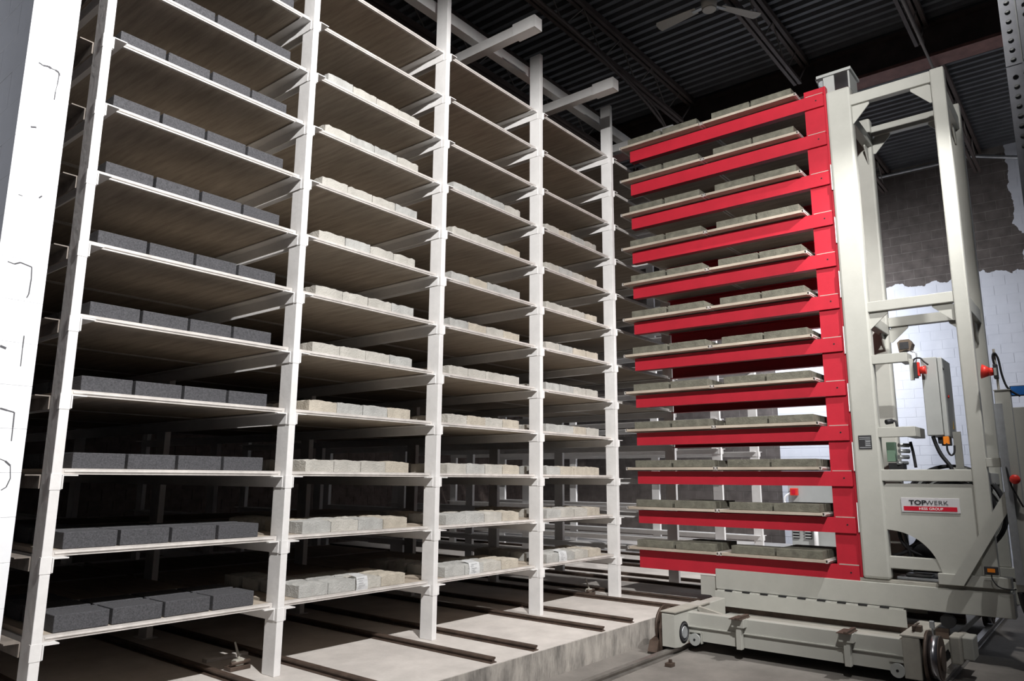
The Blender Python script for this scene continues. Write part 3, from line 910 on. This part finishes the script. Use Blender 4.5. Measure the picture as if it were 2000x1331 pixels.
mb_ = part('main_beam', MB().box(4.45, -2.795, .20, 4.53, -1.19, .31, .004).box(4.462, -2.795, .092, 4.53, -1.19, .20).box(4.44, -2.795, .197, 4.53, -1.19, .205), 'machine', tc)
part('main_beam', MB().box(7.3, -2.795, .10, 7.38, -1.19, .20, .004), 'machine', tc)
part('platform', MB().box(4.53, -2.79, .145, 7.3, -1.2, .160), 'machine_dirty', tc)
part('platform_plate', MB().box(4.60, -2.2, .160, 4.9, -1.85, .164), 'machine_dirty', tc)
for x in (XN+.06, XF+.08):
    part('car_rail', MB().box(x-.03, -2.9, .16, x+.03, -.82, .205).box(x-.018, -2.9, .205, x+.018, -.82, .234), 'rail', tc)
part('dished_guide', MB().prism([(-1.2, .31), (-1.23, .285), (-1.32, .262), (-1.45, .25), (-1.6, .248), (-1.6, .262), (-1.45, .285), (-1.2, .335)], 'x', 4.62, 4.66), 'machine_dirty', tc)
for y in (-1.64, -2.44):
    g = part('guide_post', MB().box(4.40, y-.022, .085, 4.45, y+.022, .25, .004).box(4.385, y-.05, .25, 4.48, y+.05, .315, .004), 'machine', tc)
    part('guide_rail_stub', MB().box(4.32, y-.03, .317, 4.56, y-.005, .335, .003).box(4.34, y-.045, .315, 4.54, y+.05, .32), 'rail', g)
for y in (-1.255, -2.755):
    g = part('buffer_roller', MB().cyl((4.425, y, .105), (4.447, y, .105), .047, n=28), 'greymetal', tc)
    part('roller_bolt', MB().cyl((4.420, y, .105), (4.425, y, .105), .009, n=10), 'black', g)
    part('roller_bracket', MB().box(4.445, y-.055, .075, 4.47, y-.045, .16).box(4.446, y-.05, .155, 4.47, y+.05, .165), 'machine', g)
dm = part('gear_motor', MB().box(4.80, -3.09, .12, 5.0, -3.02, .31, .012).cyl((5.0, -3.05, .2), (5.25, -3.05, .2), .075, n=20), 'machine_dirty', tc)
part('motor_cover', MB().box(4.86, -3.16, .15, 5.06, -3.09, .30, .008), 'machine', dm)
part('limit_switch', MB().box(4.6, -2.89, .345, 4.66, -2.83, .385, .004).box(4.55, -2.86, .385, 4.72, -2.845, .391), 'rail', tc)
part('limit_switch', MB().box(4.72, -2.95, .36, 4.75, -2.92, .41, .004).cyl((4.73, -2.935, .31), (4.73, -2.935, .36), .006, n=8), 'galv', tc)
part('sensor_lamp', MB().box(4.70, -2.955, .285, 4.74, -2.915, .315, .004), 'dark', tc)
part('sensor_led', MB().cyl((4.697, -2.935, .293), (4.70, -2.935, .293), .006, n=8), 'amber', tc)
part('cable_chain', MB().path([(5.43, -3.42, .575), (5.43, -3.44, .45), (5.44, -3.47, .36), (5.45, -3.52, .26), (5.47, -3.62, .2)], .025), 'black', car)

# ------------------------------------------------------------------ things near the far wall and at the right edge
mc = thing('machine_enclosure', 'grey panelled machine enclosure low in front of the far wall', 'machine', (11.6, 0, .2))
part('enclosure_panel', MB().box(11.4, -.42, .96, 11.44, .30, 1.30, .004), 'greymetal', mc)
part('enclosure_panel', MB().box(11.4, -1.3, .96, 11.44, -.44, 1.30, .004), 'greymetal', mc)
part('enclosure_sill', MB().box(11.38, -1.3, .88, 11.5, .34, .95, .004), 'dark', mc)
part('enclosure_body', MB().box(11.46, -1.3, .2, 12.2, .30, 1.28, .006), 'greymetal', mc)
for y in (.02, .22):
    gl = part('louvre', MB().box(11.44, y-.05, .42, 11.455, y+.05, .72), 'dark', mc)
    for k in range(6):
        part('louvre_slat', MB().box(11.42, y-.05, .44+k*.046, 11.445, y+.05, .458+k*.046), 'greymetal', gl)
part('vertical_pipe', MB().cyl((11.38, -.12, .2), (11.38, -.12, .80), .035, n=16), 'signwhite', mc)
rb = thing('emergency_box', 'red emergency box with curled cable on the grey enclosure', 'switch', (11.37, .17, 1.13))
part('box_body', MB().box(11.31, .12, 1.13, 11.385, .24, 1.25, .008), 'redplastic', rb)
part('box_face', MB().box(11.305, .15, 1.155, 11.31, .21, 1.225), 'signred', rb)
part('box_cable', MB().path([(11.35, .24, 1.17), (11.34, .32, 1.12), (11.34, .35, 1.05), (11.345, .33, .99), (11.35, .28, .975)], .016), 'signwhite', rb)

def holed_strip(w, n, pitch, hw, hh, nxcols):
    """flat plate in local X-Z with rows of real eight-sided slots"""
    b = bmesh.new()
    for k in range(n):
        for c in range(nxcols):
            x0 = c*w; z0 = k*pitch
            cx, cz = x0+w/2, z0+pitch/2
            out = [(x0, z0), (cx, z0), (x0+w, z0), (x0+w, cz), (x0+w, z0+pitch), (cx, z0+pitch), (x0, z0+pitch), (x0, cz)]
            ang = [225, 270, 315, 0, 45, 90, 135, 180]
            inn = [(cx+hw*math.cos(math.radians(a)), cz+hh*math.sin(math.radians(a))) for a in ang]
            O = [b.verts.new((p[0], 0, p[1])) for p in out]
            I = [b.verts.new((p[0], 0, p[1])) for p in inn]
            for i in range(8):
                b.faces.new((O[i], O[(i+1) % 8], I[(i+1) % 8], I[i]))
    bmesh.ops.remove_doubles(b, verts=b.verts, dist=1e-5)
    bmesh.ops.solidify(b, geom=b.faces[:], thickness=.002)
    mb = MB(); mb.b.free(); mb.b = b
    return mb
ux, uy = 2.55, -3.895
us = thing('slotted_upright', 'galvanised slotted steel upright at the right edge beside the camera', 'upright', (ux, uy, 0))
def place(name, mb, m, rotz, off):
    me = mb.mesh(name, m)
    o = link(name, me, us, off, (0, 0, rotz)); return o
for z0, n in ((.0, 66), (3.34, 36)):
    place('slotted_face', holed_strip(.062, n, .05, .0125, .0135, 1), 'galvdull', math.radians(-90), (0, .012, z0))
    place('slotted_face', holed_strip(.062, n, .05, .0125, .0135, 1), 'galvdull', math.radians(-90), (.012, -.056, z0+.02))
    place('side_flange', MB().box(0, -.001, 0, .05, .001, n*.05), 'galvdull', 0, (0, .013, z0))
part('splice_plate', MB().box(ux+.004, uy-.12, 3.29, ux+.012, uy+.014, 3.345), 'galvdull', us)
part('rear_web', MB().box(ux+.03, uy-.12, 0, ux+.034, uy+.01, 5.1), 'greymetal', us)

# unseen hooded housing, added to cut the hall floodlight above the rack
fh = thing('floodlight', 'unseen black hooded floodlight housing added to cut light above the rack', 'lamp', (-.2, -4.5, 5.5))
part('cutoff_hood', MB().prism([(-4.62, 5.53), (-4.62, 5.54), (-3.80, 5.435), (-3.80, 5.425)], 'x', -.65, .6), 'dark', fh)
part('rear_housing', MB().box(-.4, -4.66, 5.36, .2, -4.60, 5.54, .01), 'dark', fh)
part('hanger', MB().cyl((-.2, -4.63, 5.54), (-.2, -4.63, 7.08), .015, n=10), 'dark', fh)
